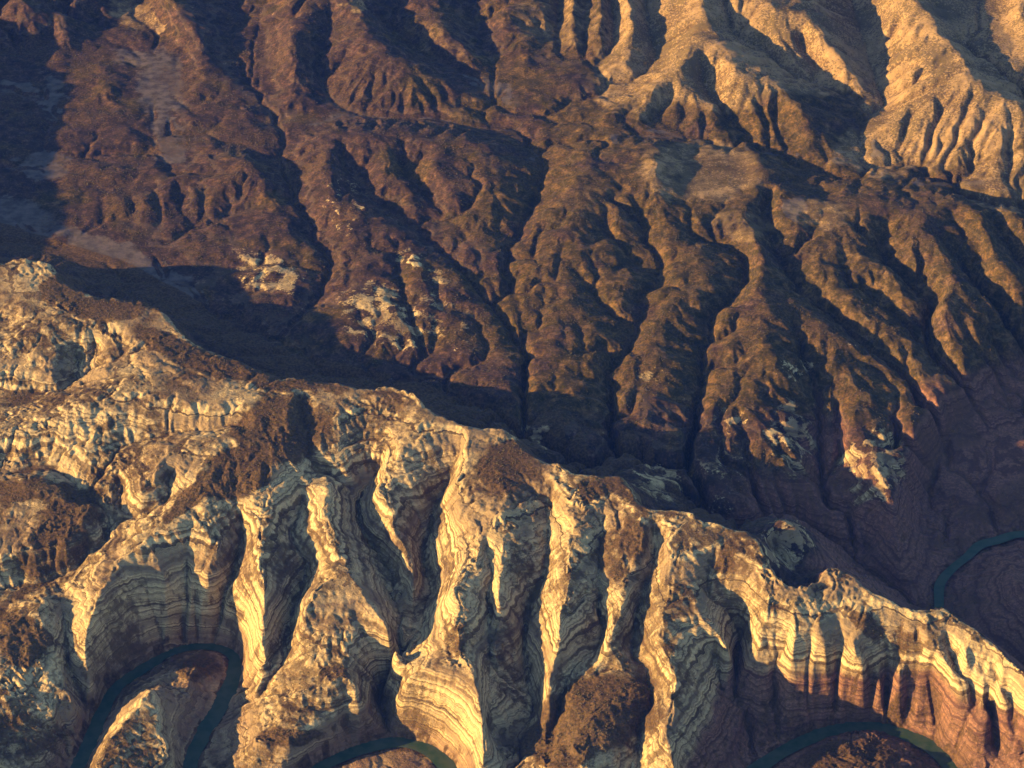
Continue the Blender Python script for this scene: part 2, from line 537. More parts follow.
base = solve(acc, cnt)
# flanks swell out between ridge and gully
sgn = np.where(base > blur(base, 40), 1.0, 0.0)
tt = solve(np.where(cnt > 0, sgn, 0.0), (cnt > 0).astype(float))
byg = BY0 + ST * np.arange(gh)[:, None] + 0 * base
bulge = 4 * tt * (1 - tt)
bxg = BX0 + ST * np.arange(gw)[None, :] + 0 * base
gX, gY = pix_to_world(bxg, byg, 0.0)
cs = CR[np.argsort(CR[:, 0])]
far = sstep(640, 500, byg) * sstep(60, 260, gY - np.interp(gX, cs[:, 0], cs[:, 1]))
FLATS = [(700, 172, 446, 52, 34), (20, 220, 332, 90, 22), (120, 258, 312, 70, 16), (200, 298, 295, 45, 14), (160, 80, 380, 26, 34), (165, 130, 372, 16, 30), (40, 165, 358, 34, 14), (50, 100, 375, 14, 26), (495, 88, 402, 20, 10), (860, 140, 405, 24, 22), (960, 186, 388, 90, 8), (975, 450, 75, 55, 50)]
bxg = BX0 + ST * np.arange(gw)[None, :] + 0 * base
flat_m = np.zeros_like(base)
wob = 34 * fbm(bxg / 40, byg / 30, 3, 41); wob2 = 34 * fbm(bxg / 40, byg / 30, 3, 44)
for fx_, fy_, fz_, frx, fry in FLATS:
    X_, Y_ = pix_to_world(fx_, fy_, fz_); cx_, cy_ = world_to_base(X_, Y_)
    flat_m = np.maximum(flat_m, 1 - sstep(0.5, 1.25, np.hypot((bxg + wob - cx_) / frx, (byg + 0.6 * wob2 - cy_) / fry)))
def lowpass(a, n):
    q = blur(blur(a, 3)[::4, ::4], n)
    q = np.repeat(np.repeat(q, 4, 0), 4, 1)[:a.shape[0], :a.shape[1]]
    q = np.pad(q, ((0, a.shape[0] - q.shape[0]), (0, a.shape[1] - q.shape[1])), mode='edge')
    return blur(q, 10)
relief = base - lowpass(base, 30)
base = base + (0.40 * relief * far + bulge * (12 + 2 * far)) * (1 - flat_m) * (1 - blur(RBED.astype(float), 6))
base_r = np.minimum(base, blur(base, 5))
base_q = np.minimum(base, blur(base, 14))
base = base + (base_r - base) * 0.35 * (1 - far) + (base_q - base) * far

def fill_pits(a, passes=30):
    """raise closed hollows until they drain, as running water would have left them"""
    h2, w2 = a.shape[0] // 2 * 2, a.shape[1] // 2 * 2
    q = a[:h2, :w2]
    lo = np.minimum(np.minimum(q[::2, ::2], q[1::2, ::2]), np.minimum(q[::2, 1::2], q[1::2, 1::2]))
    W = np.full(lo.shape, 5000.0)
    W[0] = lo[0]; W[-1] = lo[-1]; W[:, 0] = lo[:, 0]; W[:, -1] = lo[:, -1]
    rb = RBED[:h2, :w2]
    rb = rb[::2, ::2] | rb[1::2, ::2] | rb[::2, 1::2] | rb[1::2, 1::2]
    W = np.where(rb, lo, W)
    def m3(r):
        m = r.copy()
        m[1:] = np.minimum(m[1:], r[:-1]); m[:-1] = np.minimum(m[:-1], r[1:])
        return m
    for _ in range(passes):
        for V, B in ((W, lo), (W[::-1], lo[::-1]), (W.T, lo.T), (W.T[::-1], lo.T[::-1])):
            for j in range(1, V.shape[0] - 1):
                V[j] = np.maximum(B[j], np.minimum(V[j], m3(V[j - 1]) + 0.02))
    d = W - lo
    d = np.repeat(np.repeat(d, 2, 0), 2, 1)
    d = np.pad(d, ((0, a.shape[0] - h2), (0, a.shape[1] - w2)), mode='edge')
    return a + blur(np.clip(d, 0, 80), 2) * np.where(RBED, 0, 1)
base = fill_pits(base)

def rain(a, iters=9):
    """running water cuts a branching network of channels into the slopes"""
    c0, c1 = int((-130 - BX0) / ST), int((1154 - BX0) / ST)
    r0, r1 = int((-60 - BY0) / ST), int((905 - BY0) / ST)
    h = a[r0:r1, c0:c1].copy(); h0 = h.copy()
    X, Y = gX[r0:r1, c0:c1], gY[r0:r1, c0:c1]
    rb = RBED[r0:r1, c0:c1]; fr = far[r0:r1, c0:c1]; fl = 1 - flat_m[r0:r1, c0:c1]
    H, W_ = h.shape
    N = H * W_
    fixed = rb.copy(); fixed[0] = fixed[-1] = True; fixed[:, 0] = fixed[:, -1] = True
    h = h + np.where(fixed, 0, (6 + 14 * fr) * fl * fbm(X / 190, Y / 190, 4, 161, 0.5))
    k = (0.022 + 0.070 * fr) * (0.3 + 0.7 * fl)
    ids = np.arange(N).reshape(H, W_)
    cell = np.abs(np.gradient(X, axis=1) * np.gradient(Y, axis=0))
    offs = [(-1, -1), (-1, 0), (-1, 1), (0, -1), (0, 1), (1, -1), (1, 0), (1, 1)]
    I = (slice(1, -1), slice(1, -1))
    dist = []
    for dj, di in offs:
        sl = (slice(1 + dj, H - 1 + dj), slice(1 + di, W_ - 1 + di))
        dist.append((sl, np.hypot(X[sl] - X[I], Y[sl] - Y[I])))
    def m3(r):
        m = r.copy()
        m[1:] = np.minimum(m[1:], r[:-1]); m[:-1] = np.minimum(m[:-1], r[1:])
        return m
    for it in range(iters):
        F_ = np.where(fixed, h, 5000.0)
        for _ in range(6):
            for V, B in ((F_, h), (F_[::-1], h[::-1]), (F_.T, h.T), (F_.T[::-1], h.T[::-1])):
                for j in range(1, V.shape[0] - 1):
                    V[j] = np.maximum(B[j], np.minimum(V[j], m3(V[j - 1]) + 0.01))
        h = np.minimum(F_, h + 60)
        best = np.zeros((H - 2, W_ - 2)); rec = ids[I].copy(); rd = np.ones((H - 2, W_ - 2))
        for sl, d in dist:
            g = (h[I] - h[sl]) / d
            up = g > best
            best = np.where(up, g, best); rec = np.where(up, ids[sl], rec); rd = np.where(up, d, rd)
        R = ids.copy(); R[I] = rec; D = np.ones((H, W_)); D[I] = rd
        R = np.where(fixed, ids, R)
        order = np.argsort(h.ravel(), kind='stable').tolist()
        Rl = R.ravel().tolist(); A = cell.ravel().tolist()
        for i in reversed(order):
            r = Rl[i]
            if r != i:
                A[r] += A[i]
        Fk = (k * np.sqrt(np.minimum(np.array(A).reshape(H, W_), 3e6)) / D * 9 / iters * 1.0).ravel().tolist()
        hl = h.ravel().tolist()
        for i in order:
            r = Rl[i]
            if r != i:
                f = Fk[i]
                v = (hl[i] + f * hl[r]) / (1 + f)
                if v < hl[i]:
                    hl[i] = v
        h = np.array(hl).reshape(H, W_)
        h = np.where(fixed, h, h + (blur(h, 1) - h) * (0.03 + 0.03 * fr))
    Am = np.array(A).reshape(H, W_)
    cut = np.clip(np.log10(Am / 1.2e4), 0, 1.6) * (3 + 9.5 * fr) * fl
    cut = np.where(fixed, 0, 0.55 * cut + 0.9 * blur(cut, 2))
    h = h - cut
    d = h - h0
    e = np.minimum.reduce([np.arange(H)[:, None] + 0 * d, H - 1 - np.arange(H)[:, None] + 0 * d, np.arange(W_)[None] + 0 * d, W_ - 1 - np.arange(W_)[None] + 0 * d])
    b2 = a.copy()
    b2[r0:r1, c0:c1] += d * sstep(2, 25, e)
    print('cut', float(d.min()), float(d.max()), float(np.abs(d).mean()))
    return b2
base = rain(base)
base_s = blur(base, 1)
base = np.where(RBED, base, base_s)
bed = blur(RBED.astype(float), 4)

# ------------------------------------------------------------------ terrain grid
def axis(lo, a, b, hi, step, grow):
    core = list(np.arange(a, b, step))
    v = b; s = step; right = []
    while v < hi:
        right.append(v); s *= grow; v += s
    right.append(hi)
    v = a; s = step; left = []
    while True:
        s *= grow; v -= s
        if v <= lo:
            break
        left.append(v)
    left.append(lo)
    return np.array(left[::-1] + core + right)

AX = axis(-880, -50, 1074, 1904, 1.1, 1.06)
AY = axis(-310, 12, 900, 1110, 0.86, 1.05)
NX, NY = len(AX), len(AY)
BXg, BYg = np.meshgrid(AX, AY)
GXw, GYw = pix_to_world(BXg, BYg, 0.0)

def bilin(img, bx, by):
    x = (bx - BX0) / ST; y = (by - BY0) / ST
    i = np.clip(np.floor(x).astype(int), 0, gw - 2); j = np.clip(np.floor(y).astype(int), 0, gh - 2)
    fx = x - i; fy = y - j
    return (img[j, i] * (1 - fx) + img[j, i + 1] * fx) * (1 - fy) + (img[j + 1, i] * (1 - fx) + img[j + 1, i + 1] * fx) * fy

Z = bilin(base, BXg, BYg)
bedm = bilin(bed, BXg, BYg)
dXdi = np.gradient(GXw, axis=1); dXdj = np.gradient(GXw, axis=0); dYdj = np.gradient(GYw, axis=0)

def grad(z):
    zi = np.gradient(z, axis=1); zj = np.gradient(z, axis=0)
    gx = zi / dXdi
    gy = (zj - gx * dXdj) / dYdj
    return gx, gy

PX, PY = world_to_pix(GXw, GYw, Z)
out = np.maximum.reduce([-30 - BXg, BXg - 1054, -30 - PY, PY - 830, np.zeros_like(Z)])
outm = sstep(10, 120, out)
Z = Z + outm * (170 * (0.5 - np.abs(fbm(GXw / 1300, GYw / 1300, 5, 50))))

# how hard and layered the rock is: the pale ridge in front, patches beyond
valley = lines[VALLEY_I]
vs = valley[np.argsort(valley[:, 0])]
VY = np.interp(GXw, vs[:, 0], vs[:, 1])
cs = CR[np.argsort(CR[:, 0])]
CY = np.interp(GXw, cs[:, 0], cs[:, 1])
front = sstep(-40, 20, CY - GYw)

def gullies(z, wave, amp, seed, gate=0.3):
    gx, gy = grad(blur(z, 2))
    sl = np.hypot(gx, gy)
    dx, dy = gx / (sl + 1e-6), gy / (sl + 1e-6)
    sx, sy = -dy, dx
    cx = GXw / wave + 0.25 * perlin(GXw / wave / 2.5, GYw / wave / 2.5, seed + 9)
    cy = GYw / wave + 0.25 * perlin(GXw / wave / 2.5, GYw / wave / 2.5, seed + 10)
    ix = np.floor(cx).astype(np.int64); iy = np.floor(cy).astype(np.int64)
    C = np.zeros_like(z); S = np.zeros_like(z)
    for a in (-1, 0, 1):
        for b in (-1, 0, 1):
            h = hsh(ix + a, iy + b, seed)
            ex = cx - (ix + a + 0.2 + 0.6 * R1[h]); ey = cy - (iy + b + 0.2 + 0.6 * R2[h])
            w = np.exp(-2.6 * (ex * ex + ey * ey))
            ph = 2 * np.pi * (ex * sx + ey * sy) + GANG[h]
            C += w * np.cos(ph); S += w * np.sin(ph)
    m = np.sqrt(C * C + S * S) + 0.08
    g = 2 * np.sqrt(np.clip(1 - C / m, 0, 2) / 2) - 1.1        # rounded backs, sharp channel beds
    return z + amp * wave * sstep(0.0, gate, sl) * g

keep = 1 - np.clip(bedm * 1.4, 0, 1)
Z0 = Z
flatg = 1 - bilin(flat_m, BXg, BYg)
hillm = 1 - front
Z = gullies(Z, 220.0, 0.024 - 0.008 * hillm, 21, 0.30)
Z = gullies(Z, 110.0, 0.030 - 0.010 * hillm, 22)
# lumpy bare rock with sharp creases between the lumps
wqx = GXw + 40 * fbm(GXw / 200, GYw / 200, 2, 131); wqy = GYw + 40 * fbm(GXw / 200, GYw / 200, 2, 133)
lump = 18 * np.abs(perlin(wqx / 120, wqy / 120, 135)) + 9 * np.abs(perlin(wqx / 58, wqy / 58, 136)) + 5 * np.abs(perlin(wqx / 29, wqy / 29, 137)) - 6
Z = Z + lump * front * sstep(-0.45, 0.35, fbm(GXw / 380, GYw / 380, 2, 138))
Z = gullies(Z, 55.0, 0.034 - 0.016 * hillm, 23)
Z = gullies(Z, 28.0, 0.022 - 0.012 * hillm, 24)
gx, gy = grad(Z); SL = np.hypot(gx, gy)
rough = fbm(GXw / 46, GYw / 46, 4, 31, 0.55)
Z = Z + rough * (1.2 + 4.0 * sstep(0.1, 0.6, SL)) * (0.45 + 0.5 * front)

# ledges of the layered rock
STR = Z + 0.030 * GXw - 0.020 * (GYw - 12000) + 60 * fbm(GXw / 1000, GYw / 1000, 2, 61) + 14 * fbm(GXw / 260, GYw / 260, 3, 64)
hard = sstep(-0.30, 0.40, fbm(GXw / 420, GYw / 420, 3, 71)) * 0.95 + 0.05
led = 0.0
for p, a, ph in ((83, 6.0, 0.3), (37, 1.7, 1.9), (19, 1.0, 4.0), (127, 9.0, 2.0)):
    q = STR / p + ph + 0.35 * np.sin(STR / (p * 2.7) + ph)
    led = led + a * (np.sin(2 * np.pi * q) + 0.28 * np.sin(4 * np.pi * q))
rockm = np.clip(0.30 + 0.75 * front, 0, 1)
Z = Z + led * hard * rockm * sstep(0.08, 0.5, SL)
Z = Z0 + (Z - Z0) * keep * (0.25 + 0.75 * flatg)
Z = np.where(bedm > 0.6, np.minimum(Z, -5.0), Z)
gx, gy = grad(Z); SL = np.hypot(gx, gy)
PX, PY = world_to_pix(GXw, GYw, Z)

# ------------------------------------------------------------------ what covers it
wx = PX + 14 * fbm(GXw / 160, GYw / 160, 4, 81)
wy = PY + 9 * fbm(GXw / 160, GYw / 160, 4, 85)

def blob(cx, cy, rx, ry, rot=0.0):
    c, s = math.cos(math.radians(rot)), math.sin(math.radians(rot))
    dx, dy = wx - cx, wy - cy
    u = (dx * c + dy * s) / rx; v = (-dx * s + dy * c) / ry
    return 1 - sstep(0.55, 1.15, np.sqrt(u * u + v * v))

def inside(poly):
    poly = np.asarray(poly, float)
    r = np.zeros(wx.shape, bool)
    n = len(poly)
    for k in range(n):
        x0, y0 = poly[k]; x1, y1 = poly[(k + 1) % n]
        if y0 == y1:
            continue
        c = ((y0 > wy) != (y1 > wy)) & (wx < (x1 - x0) * (wy - y0) / (y1 - y0) + x0)
        r ^= c
    return r.astype(float)

def many(txt):
    m = np.zeros_like(Z)
    for ln in txt.strip().splitlines():
        for q in ln.split(';'):
            p = [float(v) for v in q.split()]
            m = np.maximum(m, blob(*p[:5]) * (p[5] if len(p) > 5 else 1.0))
    return m

patch = sstep(-0.25, 0.25, fbm(GXw / 110, GYw / 90, 4, 111))
pale = np.maximum(front, (0.35 + 0.65 * patch) * many("""
266 272 42 22 20 .66;385 318 54 36 20 .72;415 262 32 14 30 .72;446 282 28 10 25 .7;440 320 40 40 0 .45;345 205 24 40 0 .35
530 434 22 18 0 .8;660 482 36 24 0 .9;735 412 22 14 0 .8;792 440 26 50 -15 .7;872 470 38 48 25 .9;655 375 18 12 0 .6;790 368 24 10 0 .6
725 470 30 60 0 .3;860 330 40 30 30 .2;900 560 14 40 0 .4;800 240 40 14 20 .25;785 545 26 30 0 1
"""))
soil = many("""
280 428 60 40 -15;240 470 50 30 -35;190 500 40 11 -35;170 345 50 13 25;225 367 75 12 12;60 288 24 18 0;95 308 50 14 10; 270 382 40 9 8;140 302 30 8 10;310 384 40 8 5
500 468 26 26 20;590 490 14 14 0;520 448 20 14 0;600 715 70 48 -10;560 745 50 30 0;22 640 30 34 -40;70 515 55 28 -35 .8;30 490 50 14 0
455 640 14 26 0 .6;505 640 12 30 0 .5;612 555 20 40 0 .7;635 540 14 30 0 .8;730 555 14 20 0 .8;870 625 22 14 30 .8;900 640 22 12 20 .6;50 555 60 24 -20 .7
290 738 40 12 0;200 668 30 18 0 .7;20 735 60 30 0 .6;850 760 60 30 0 .8;520 560 18 40 0 .5;300 640 30 24 0 .5;115 470 40 20 -30 .5
110 425 26 10 -20 .5;20 400 40 12 0 .5;540 520 14 40 0 .4
""")
tan = np.maximum(sstep(135, 40, PY) * sstep(560, 650, PX), many("""
700 170 80 40 0 .62;870 290 150 90 30 .30;620 250 80 80 0 .22;740 300 60 60 0 .25;640 70 60 60 0 .7;720 60 90 60 0;800 40 80 60 20;950 90 110 90 0;880 150 60 30 0 .8;820 215 40 20 0 .6;1010 180 60 40 0 .7
590 200 40 30 0 .35;740 225 40 20 0 .6;450 40 60 30 20 .35;560 20 60 40 0 .5;130 10 30 22 30 .6;155 22 9 14 -20 .9;355 5 14 12 0 .9
"""))
tan = tan * (1 - front)
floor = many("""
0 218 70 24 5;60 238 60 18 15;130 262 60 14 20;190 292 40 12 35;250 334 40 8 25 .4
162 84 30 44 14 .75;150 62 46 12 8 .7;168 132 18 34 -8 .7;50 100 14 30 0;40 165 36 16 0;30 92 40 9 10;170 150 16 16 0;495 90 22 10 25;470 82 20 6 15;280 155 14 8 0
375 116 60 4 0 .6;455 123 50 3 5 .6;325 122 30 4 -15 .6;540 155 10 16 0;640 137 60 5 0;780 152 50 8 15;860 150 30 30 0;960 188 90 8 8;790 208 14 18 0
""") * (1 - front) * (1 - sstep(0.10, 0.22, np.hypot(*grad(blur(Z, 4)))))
red = sstep(60, -60, Z - 90 - 150 * sstep(600, 800, PX) + 50 * fbm(GXw / 300, GYw / 300, 3, 91)) * (0.50 + 0.50 * sstep(560, 760, PX)) * sstep(300, 420, PY)
red = np.maximum(red, many("990 460 95 75 -30;960 560 70 60 0;870 560 70 40 0 .8;760 490 80 20 0 .5;1000 640 50 60 0 .7") * (1 - front))
red = red * (1 - 0.85 * pale * (1 - front) * sstep(60, 130, Z))
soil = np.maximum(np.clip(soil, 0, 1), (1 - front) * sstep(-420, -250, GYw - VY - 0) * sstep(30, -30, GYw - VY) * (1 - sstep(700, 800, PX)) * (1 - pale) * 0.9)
curv = blur(Z, 6) - Z
soil = np.maximum(soil, 0.8 * sstep(0.0, 0.12, bedm) * sstep(-0.2, 0.3, fbm(GXw / 90, GYw / 90, 3, 151)))
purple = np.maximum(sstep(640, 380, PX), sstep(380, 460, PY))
veg = sstep(-0.3, 0.4, fbm(GXw / 420, GYw / 420, 4, 101) + 0.1 * curv)

# ------------------------------------------------------------------ materials
def new_mat(name):
    m = bpy.data.materials.new(name)
    m.use_nodes = True
    nt = m.node_tree
    for n in list(nt.nodes):
        nt.nodes.remove(n)
    return m, nt

class NB:
    def __init__(self, nt):
        self.nt = nt
    def n(self, t, **kw):
        nd = self.nt.nodes.new(t)
        for k, v in kw.items():
            setattr(nd, k, v)
        return nd
    def put(self, sock, v):
        if hasattr(v, 'is_linked') or hasattr(v, 'links'):
            self.nt.links.new(v, sock)
        else:
            sock.default_value = v
    def math(self, op, a, b=0.0, clamp=False):
        nd = self.n('ShaderNodeMath', operation=op, use_clamp=clamp)
        self.put(nd.inputs[0], a); self.put(nd.inputs[1], b)
        return nd.outputs[0]
    def mix(self, f, a, b):
        nd = self.n('ShaderNodeMix', data_type='RGBA')
        self.put(nd.inputs[0], f)
        self.put(nd.inputs[6], a if not isinstance(a, tuple) else (*a, 1)); self.put(nd.inputs[7], b if not isinstance(b, tuple) else (*b, 1))
        return nd.outputs[2]
    def ramp(self, f, stops):
        nd = self.n('ShaderNodeValToRGB')
        el = nd.color_ramp.elements
        while len(el) < len(stops):
            el.new(0.5)
        for e, (p, c) in zip(el, stops):
            e.position = p
            e.color = (c, c, c, 1) if isinstance(c, float) else (*c, 1)
        self.put(nd.inputs[0], f)
        return nd.outputs[0]
    def rng(self, f, a, b, c=0.0, d=1.0):
        nd = self.n('ShaderNodeMapRange', interpolation_type='SMOOTHSTEP')
        self.put(nd.inputs[0], f)
        for k, v in enumerate((a, b, c, d)):
            nd.inputs[k + 1].default_value = v
        return nd.outputs[0]
    def noise(self, scale, vec=None, detail=4.0, rough=0.6, w=None):
        nd = self.n('ShaderNodeTexNoise')
        if w is not None:
            nd.noise_dimensions = '1D'
            self.put(nd.inputs['W'], w)
        elif vec is not None:
            self.put(nd.inputs['Vector'], vec)
        nd.inputs['Scale'].default_value = scale
        nd.inputs['Detail'].default_value = detail
        nd.inputs['Roughness'].default_value = rough
        return nd.outputs[0]
    def attr(self, name):
        nd = self.n('ShaderNodeAttribute', attribute_name=name)
        return nd.outputs['Fac']

def land_material():
    m, nt = new_mat('weathered layered rock and desert scrub')
    b = NB(nt)
    geo = b.n('ShaderNodeNewGeometry')
    pos = geo.outputs['Position']
    pale_a, soil_a, tan_a, red_a = b.attr('pale'), b.attr('soil'), b.attr('tan'), b.attr('red')
    floor_a, veg_a, slope_a, strat = b.attr('floor'), b.attr('veg'), b.attr('slope'), b.attr('strat')
    fine = b.noise(1 / 14, pos, 5.0, 0.65)
    mid = b.noise(1 / 60, pos, 5.0, 0.6)
    big = b.noise(1 / 320, pos, 4.0, 0.55)
    st = b.math('ADD', strat, b.math('MULTIPLY', b.math('SUBTRACT', mid, 0.5), 30.0))
    band0 = b.noise(1 / 22, w=st, detail=5.0, rough=0.72)
    band = b.math('ADD', 0.53, b.math('MULTIPLY', b.math('SUBTRACT', band0, 0.5), b.rng(b.noise(1 / 190, pos, 3.0, 0.5), 0.35, 0.62, 0.9, 1.7)))
    band2 = b.noise(1 / 70, w=st, detail=2.0, rough=0.5)
    # pale layered rock
    rock = b.ramp(band, [(0.28, (0.050, 0.034, 0.016)), (0.42, (0.155, 0.110, 0.050)), (0.52, (0.38, 0.297, 0.145)), (0.64, (0.54, 0.430, 0.212)), (0.8, (0.30, 0.210, 0.105))])
    rock = b.mix(b.rng(b.math('ADD', band2, b.math('MULTIPLY', b.math('SUBTRACT', big, 0.5), 0.9)), 0.48, 0.66, 0.0, 0.75), rock, (0.15, 0.105, 0.060))
    rock = b.mix(b.rng(fine, 0.35, 0.62, 0.45, 0.0), rock, (0.17, 0.135, 0.09))
    # scrub and dark soil; orange tops of the ramps paint in sunlit glints
    pz = b.math('ADD', b.math('MULTIPLY', fine, 0.45), b.math('MULTIPLY', mid, 0.55))
    brown = b.ramp(pz, [(0.36, (0.015, 0.015, 0.007)), (0.50, (0.042, 0.031, 0.012)), (0.66, (0.150, 0.084, 0.030))])
    brown = b.mix(b.rng(b.math('ADD', big, b.math('MULTIPLY', b.math('SUBTRACT', b.attr('purple'), 0.5), 0.22)), 0.42, 0.60, 0.0, 0.85), brown, b.ramp(pz, [(0.36, (0.014, 0.011, 0.012)), (0.50, (0.032, 0.021, 0.020)), (0.66, (0.100, 0.055, 0.040))]))  # purplish brown of the left hills, darkened to paint in their dim light
    brown = b.mix(b.math('MULTIPLY', b.rng(band, 0.60, 0.72), 0.16), brown, (0.20, 0.145, 0.09))
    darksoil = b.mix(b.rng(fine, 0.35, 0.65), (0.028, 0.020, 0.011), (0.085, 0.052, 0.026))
    # tan hills
    tanc = b.mix(b.rng(mid, 0.35, 0.65), (0.19, 0.128, 0.060), (0.27, 0.185, 0.090))
    tanc = b.mix(b.math('MULTIPLY', b.rng(b.math('ADD', fine, b.math('MULTIPLY', big, 0.8)), 0.84, 0.98), 0.85), tanc, (0.075, 0.058, 0.028))
    # red beds low in the canyon
    redc = b.mix(b.rng(band, 0.36, 0.62), (0.085, 0.040, 0.030), (0.21, 0.105, 0.068))
    redc = b.mix(b.rng(fine, 0.42, 0.62, 0.6, 0.0), redc, (0.055, 0.035, 0.03))
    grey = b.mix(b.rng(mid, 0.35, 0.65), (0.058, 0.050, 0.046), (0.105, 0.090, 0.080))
    c = brown
    jag = b.math('ADD', b.math('MULTIPLY', b.math('SUBTRACT', fine, 0.5), 0.9), b.math('MULTIPLY', b.math('SUBTRACT', mid, 0.5), 1.1))
    def mask(a, soft=0.14):
        return b.rng(b.math('ADD', a, jag), 0.5 - soft, 0.5 + soft)
    c = b.mix(b.math('MULTIPLY', mask(tan_a, 0.3), b.rng(tan_a, 0.05, 0.6)), c, tanc)
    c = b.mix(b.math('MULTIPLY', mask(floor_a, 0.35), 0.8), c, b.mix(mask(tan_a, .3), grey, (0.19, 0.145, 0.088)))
    c = b.mix(mask(b.math('ADD', pale_a, b.math('MULTIPLY', b.math('SUBTRACT', band0, 0.5), 1.1))), c, rock)
    c = b.mix(b.math('MULTIPLY', b.rng(red_a, 0.15, 0.8), 0.92), c, redc)
    # soil lies on benches and gentle backs of the ridge
    flat = b.rng(b.math('ADD', slope_a, b.math('MULTIPLY', b.math('SUBTRACT', mid, 0.5), 0.5)), 0.16, 0.36, 1.0, 0.0)
    veg_f = b.math('MULTIPLY', b.math('MULTIPLY', flat, pale_a), b.math('ADD', 0.25, b.math('MULTIPLY', veg_a, 0.7)))
    vspeck = b.rng(b.math('ADD', b.math('MULTIPLY', veg_a, 0.35), fine), 0.72, 0.86)
    c = b.mix(b.math('MAXIMUM', veg_f, b.math('MULTIPLY', vspeck, 0.55)), c, darksoil)
    patchy = b.noise(1 / 75, pos, 6.0, 0.68)
    pf = b.rng(b.math('ADD', patchy, b.math('MULTIPLY', veg_a, 0.13)), 0.55, 0.69, 0.0, 0.68)
    c = b.mix(b.math('MULTIPLY', pf, pale_a), c, darksoil)
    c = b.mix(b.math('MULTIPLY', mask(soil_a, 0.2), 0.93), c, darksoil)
    bs = b.n('ShaderNodeBsdfPrincipled')
    b.put(bs.inputs['Base Color'], c)
    bs.inputs['Roughness'].default_value = 0.95
    bs.inputs['Specular IOR Level'].default_value = 0.1
    bump = b.n('ShaderNodeBump')
    bump.inputs['Strength'].default_value = 0.8
    bump.inputs['Distance'].default_value = 1.0
    hgt = b.math('ADD', b.math('MULTIPLY', fine, b.math('ADD', 2.2, b.math('MULTIPLY', pale_a, 6.0))), b.math('MULTIPLY', b.math('MULTIPLY', band, pale_a), 9.0))
    b.put(bump.inputs['Height'], hgt)
    nt.links.new(bump.outputs[0], bs.inputs['Normal'])
    o = b.n('ShaderNodeOutputMaterial')
    nt.links.new(bs.outputs[0], o.inputs['Surface'])
    return m

def water_material():
    m, nt = new_mat('green river water')
    b = NB(nt)
    geo = b.n('ShaderNodeNewGeometry')
    n1 = b.noise(1 / 60, geo.outputs['Position'], 3.0, 0.6)
    bs = b.n('ShaderNodeBsdfPrincipled')
    b.put(bs.inputs['Base Color'], b.mix(b.rng(n1, 0.35, 0.65), (0.022, 0.048, 0.028), (0.044, 0.062, 0.038)))
    bs.inputs['Roughness'].default_value = 0.3
    bs.inputs['Specular IOR Level'].default_value = 0.12
    bs.inputs['IOR'].default_value = 1.33
    bump = b.n('ShaderNodeBump')
    bump.inputs['Strength'].default_value = 0.25
    bump.inputs['Distance'].default_value = 0.5
    b.put(bump.inputs['Height'], b.noise(1 / 9, geo.outputs['Position'], 4.0, 0.6))
    nt.links.new(bump.outputs[0], bs.inputs['Normal'])
    o = b.n('ShaderNodeOutputMaterial')
    nt.links.new(bs.outputs[0], o.inputs['Surface'])
    return m

LAND = land_material()
WATER = water_material()

# ------------------------------------------------------------------ split the land into its landforms
side = lines[SIDE_I]
sv = side[np.argsort(side[:, 1])]
SXl = np.interp(GYw, sv[:, 1], sv[:, 0])
inS = inside
FN = lambda a: (a[:-1, :-1] + a[1:, :-1] + a[:-1, 1:] + a[1:, 1:]) * 0.25
lab = np.full(Z.shape, 2, np.int8)                                   # middle hills
lab[(PX < 560 + 0 * PX) & (PY < 215)] = 3                            # dark hills upper left
lab[(PY < 150) & (PX > 560)] = 4                                     # tan hills
lab[(PX > 850) & (PY < 195)] = 4
lab[(PX > 655) & (PX < 790) & (PY > 138) & (PY < 212)] = 5           # flat
lab[(GXw > SXl) & (PY > 300) & (VY <= GYw)] = 6                      # red slope
lab[(VY > GYw)] = 0                                                  # ridge in front
lab[(floor > 0.4) & (PX < 540) & (PY > 175)] = 1                      # valley floor
# the spur inside the river bend lies between the two arms
arm_l = np.array([[20, 840], [62, 800], [80, 762], [100, 716], [117, 687], [150, 664], [175, 651], [200, 646]], float)
arm_r = np.array([[230, 815], [196, 795], [190, 763], [202, 736], [220, 706], [232, 681], [236, 662], [225, 650], [200, 646]], float)
xl = np.interp(-BYg, -arm_l[:, 1], arm_l[:, 0]); xr = np.interp(-BYg, -arm_r[:, 1], arm_r[:, 0])
lab[(BYg > 646) & (BYg < 860) & (BXg > xl) & (BXg < xr)] = 7
LABS = [
    ('rock_ridge', 'pale layered rock ridge with sunlit spurs and gullies above the river', 'ridge'),
    ('valley_floor', 'flat grey valley floor in shadow behind the pale ridge', 'valley'),
    ('scrub_hills', 'brown scrub covered hills with branching gullies in the middle distance', 'hills'),
    ('dark_hills', 'dark purple brown hills in shade at upper left', 'hills'),
    ('sandy_hills', 'sunlit tan hills with smooth slopes at upper right', 'hills'),
    ('tableland', 'small sandy flat half in shadow below the tan hills', 'flat'),
    ('canyon_slope', 'dark red canyon slope descending to the river at right', 'slope'),
    ('river_bend_spur', 'low rocky spur enclosed by the river bend at lower left', 'spur'),
]
flab = np.round(FN(lab.astype(float))).astype(int)
flab = lab[:-1, :-1].astype(int)
idx = np.arange(NX * NY).reshape(NY, NX)
quads = np.stack([idx[1:, :-1], idx[1:, 1:], idx[:-1, 1:], idx[:-1, :-1]], -1)   # rows run away from the far edge
co = np.stack([GXw, GYw, Z], -1).reshape(-1, 3)
nrm = np.stack([-gx, -gy, np.ones_like(Z)], -1).reshape(-1, 3)
nrm /= np.linalg.norm(nrm, axis=1)[:, None]
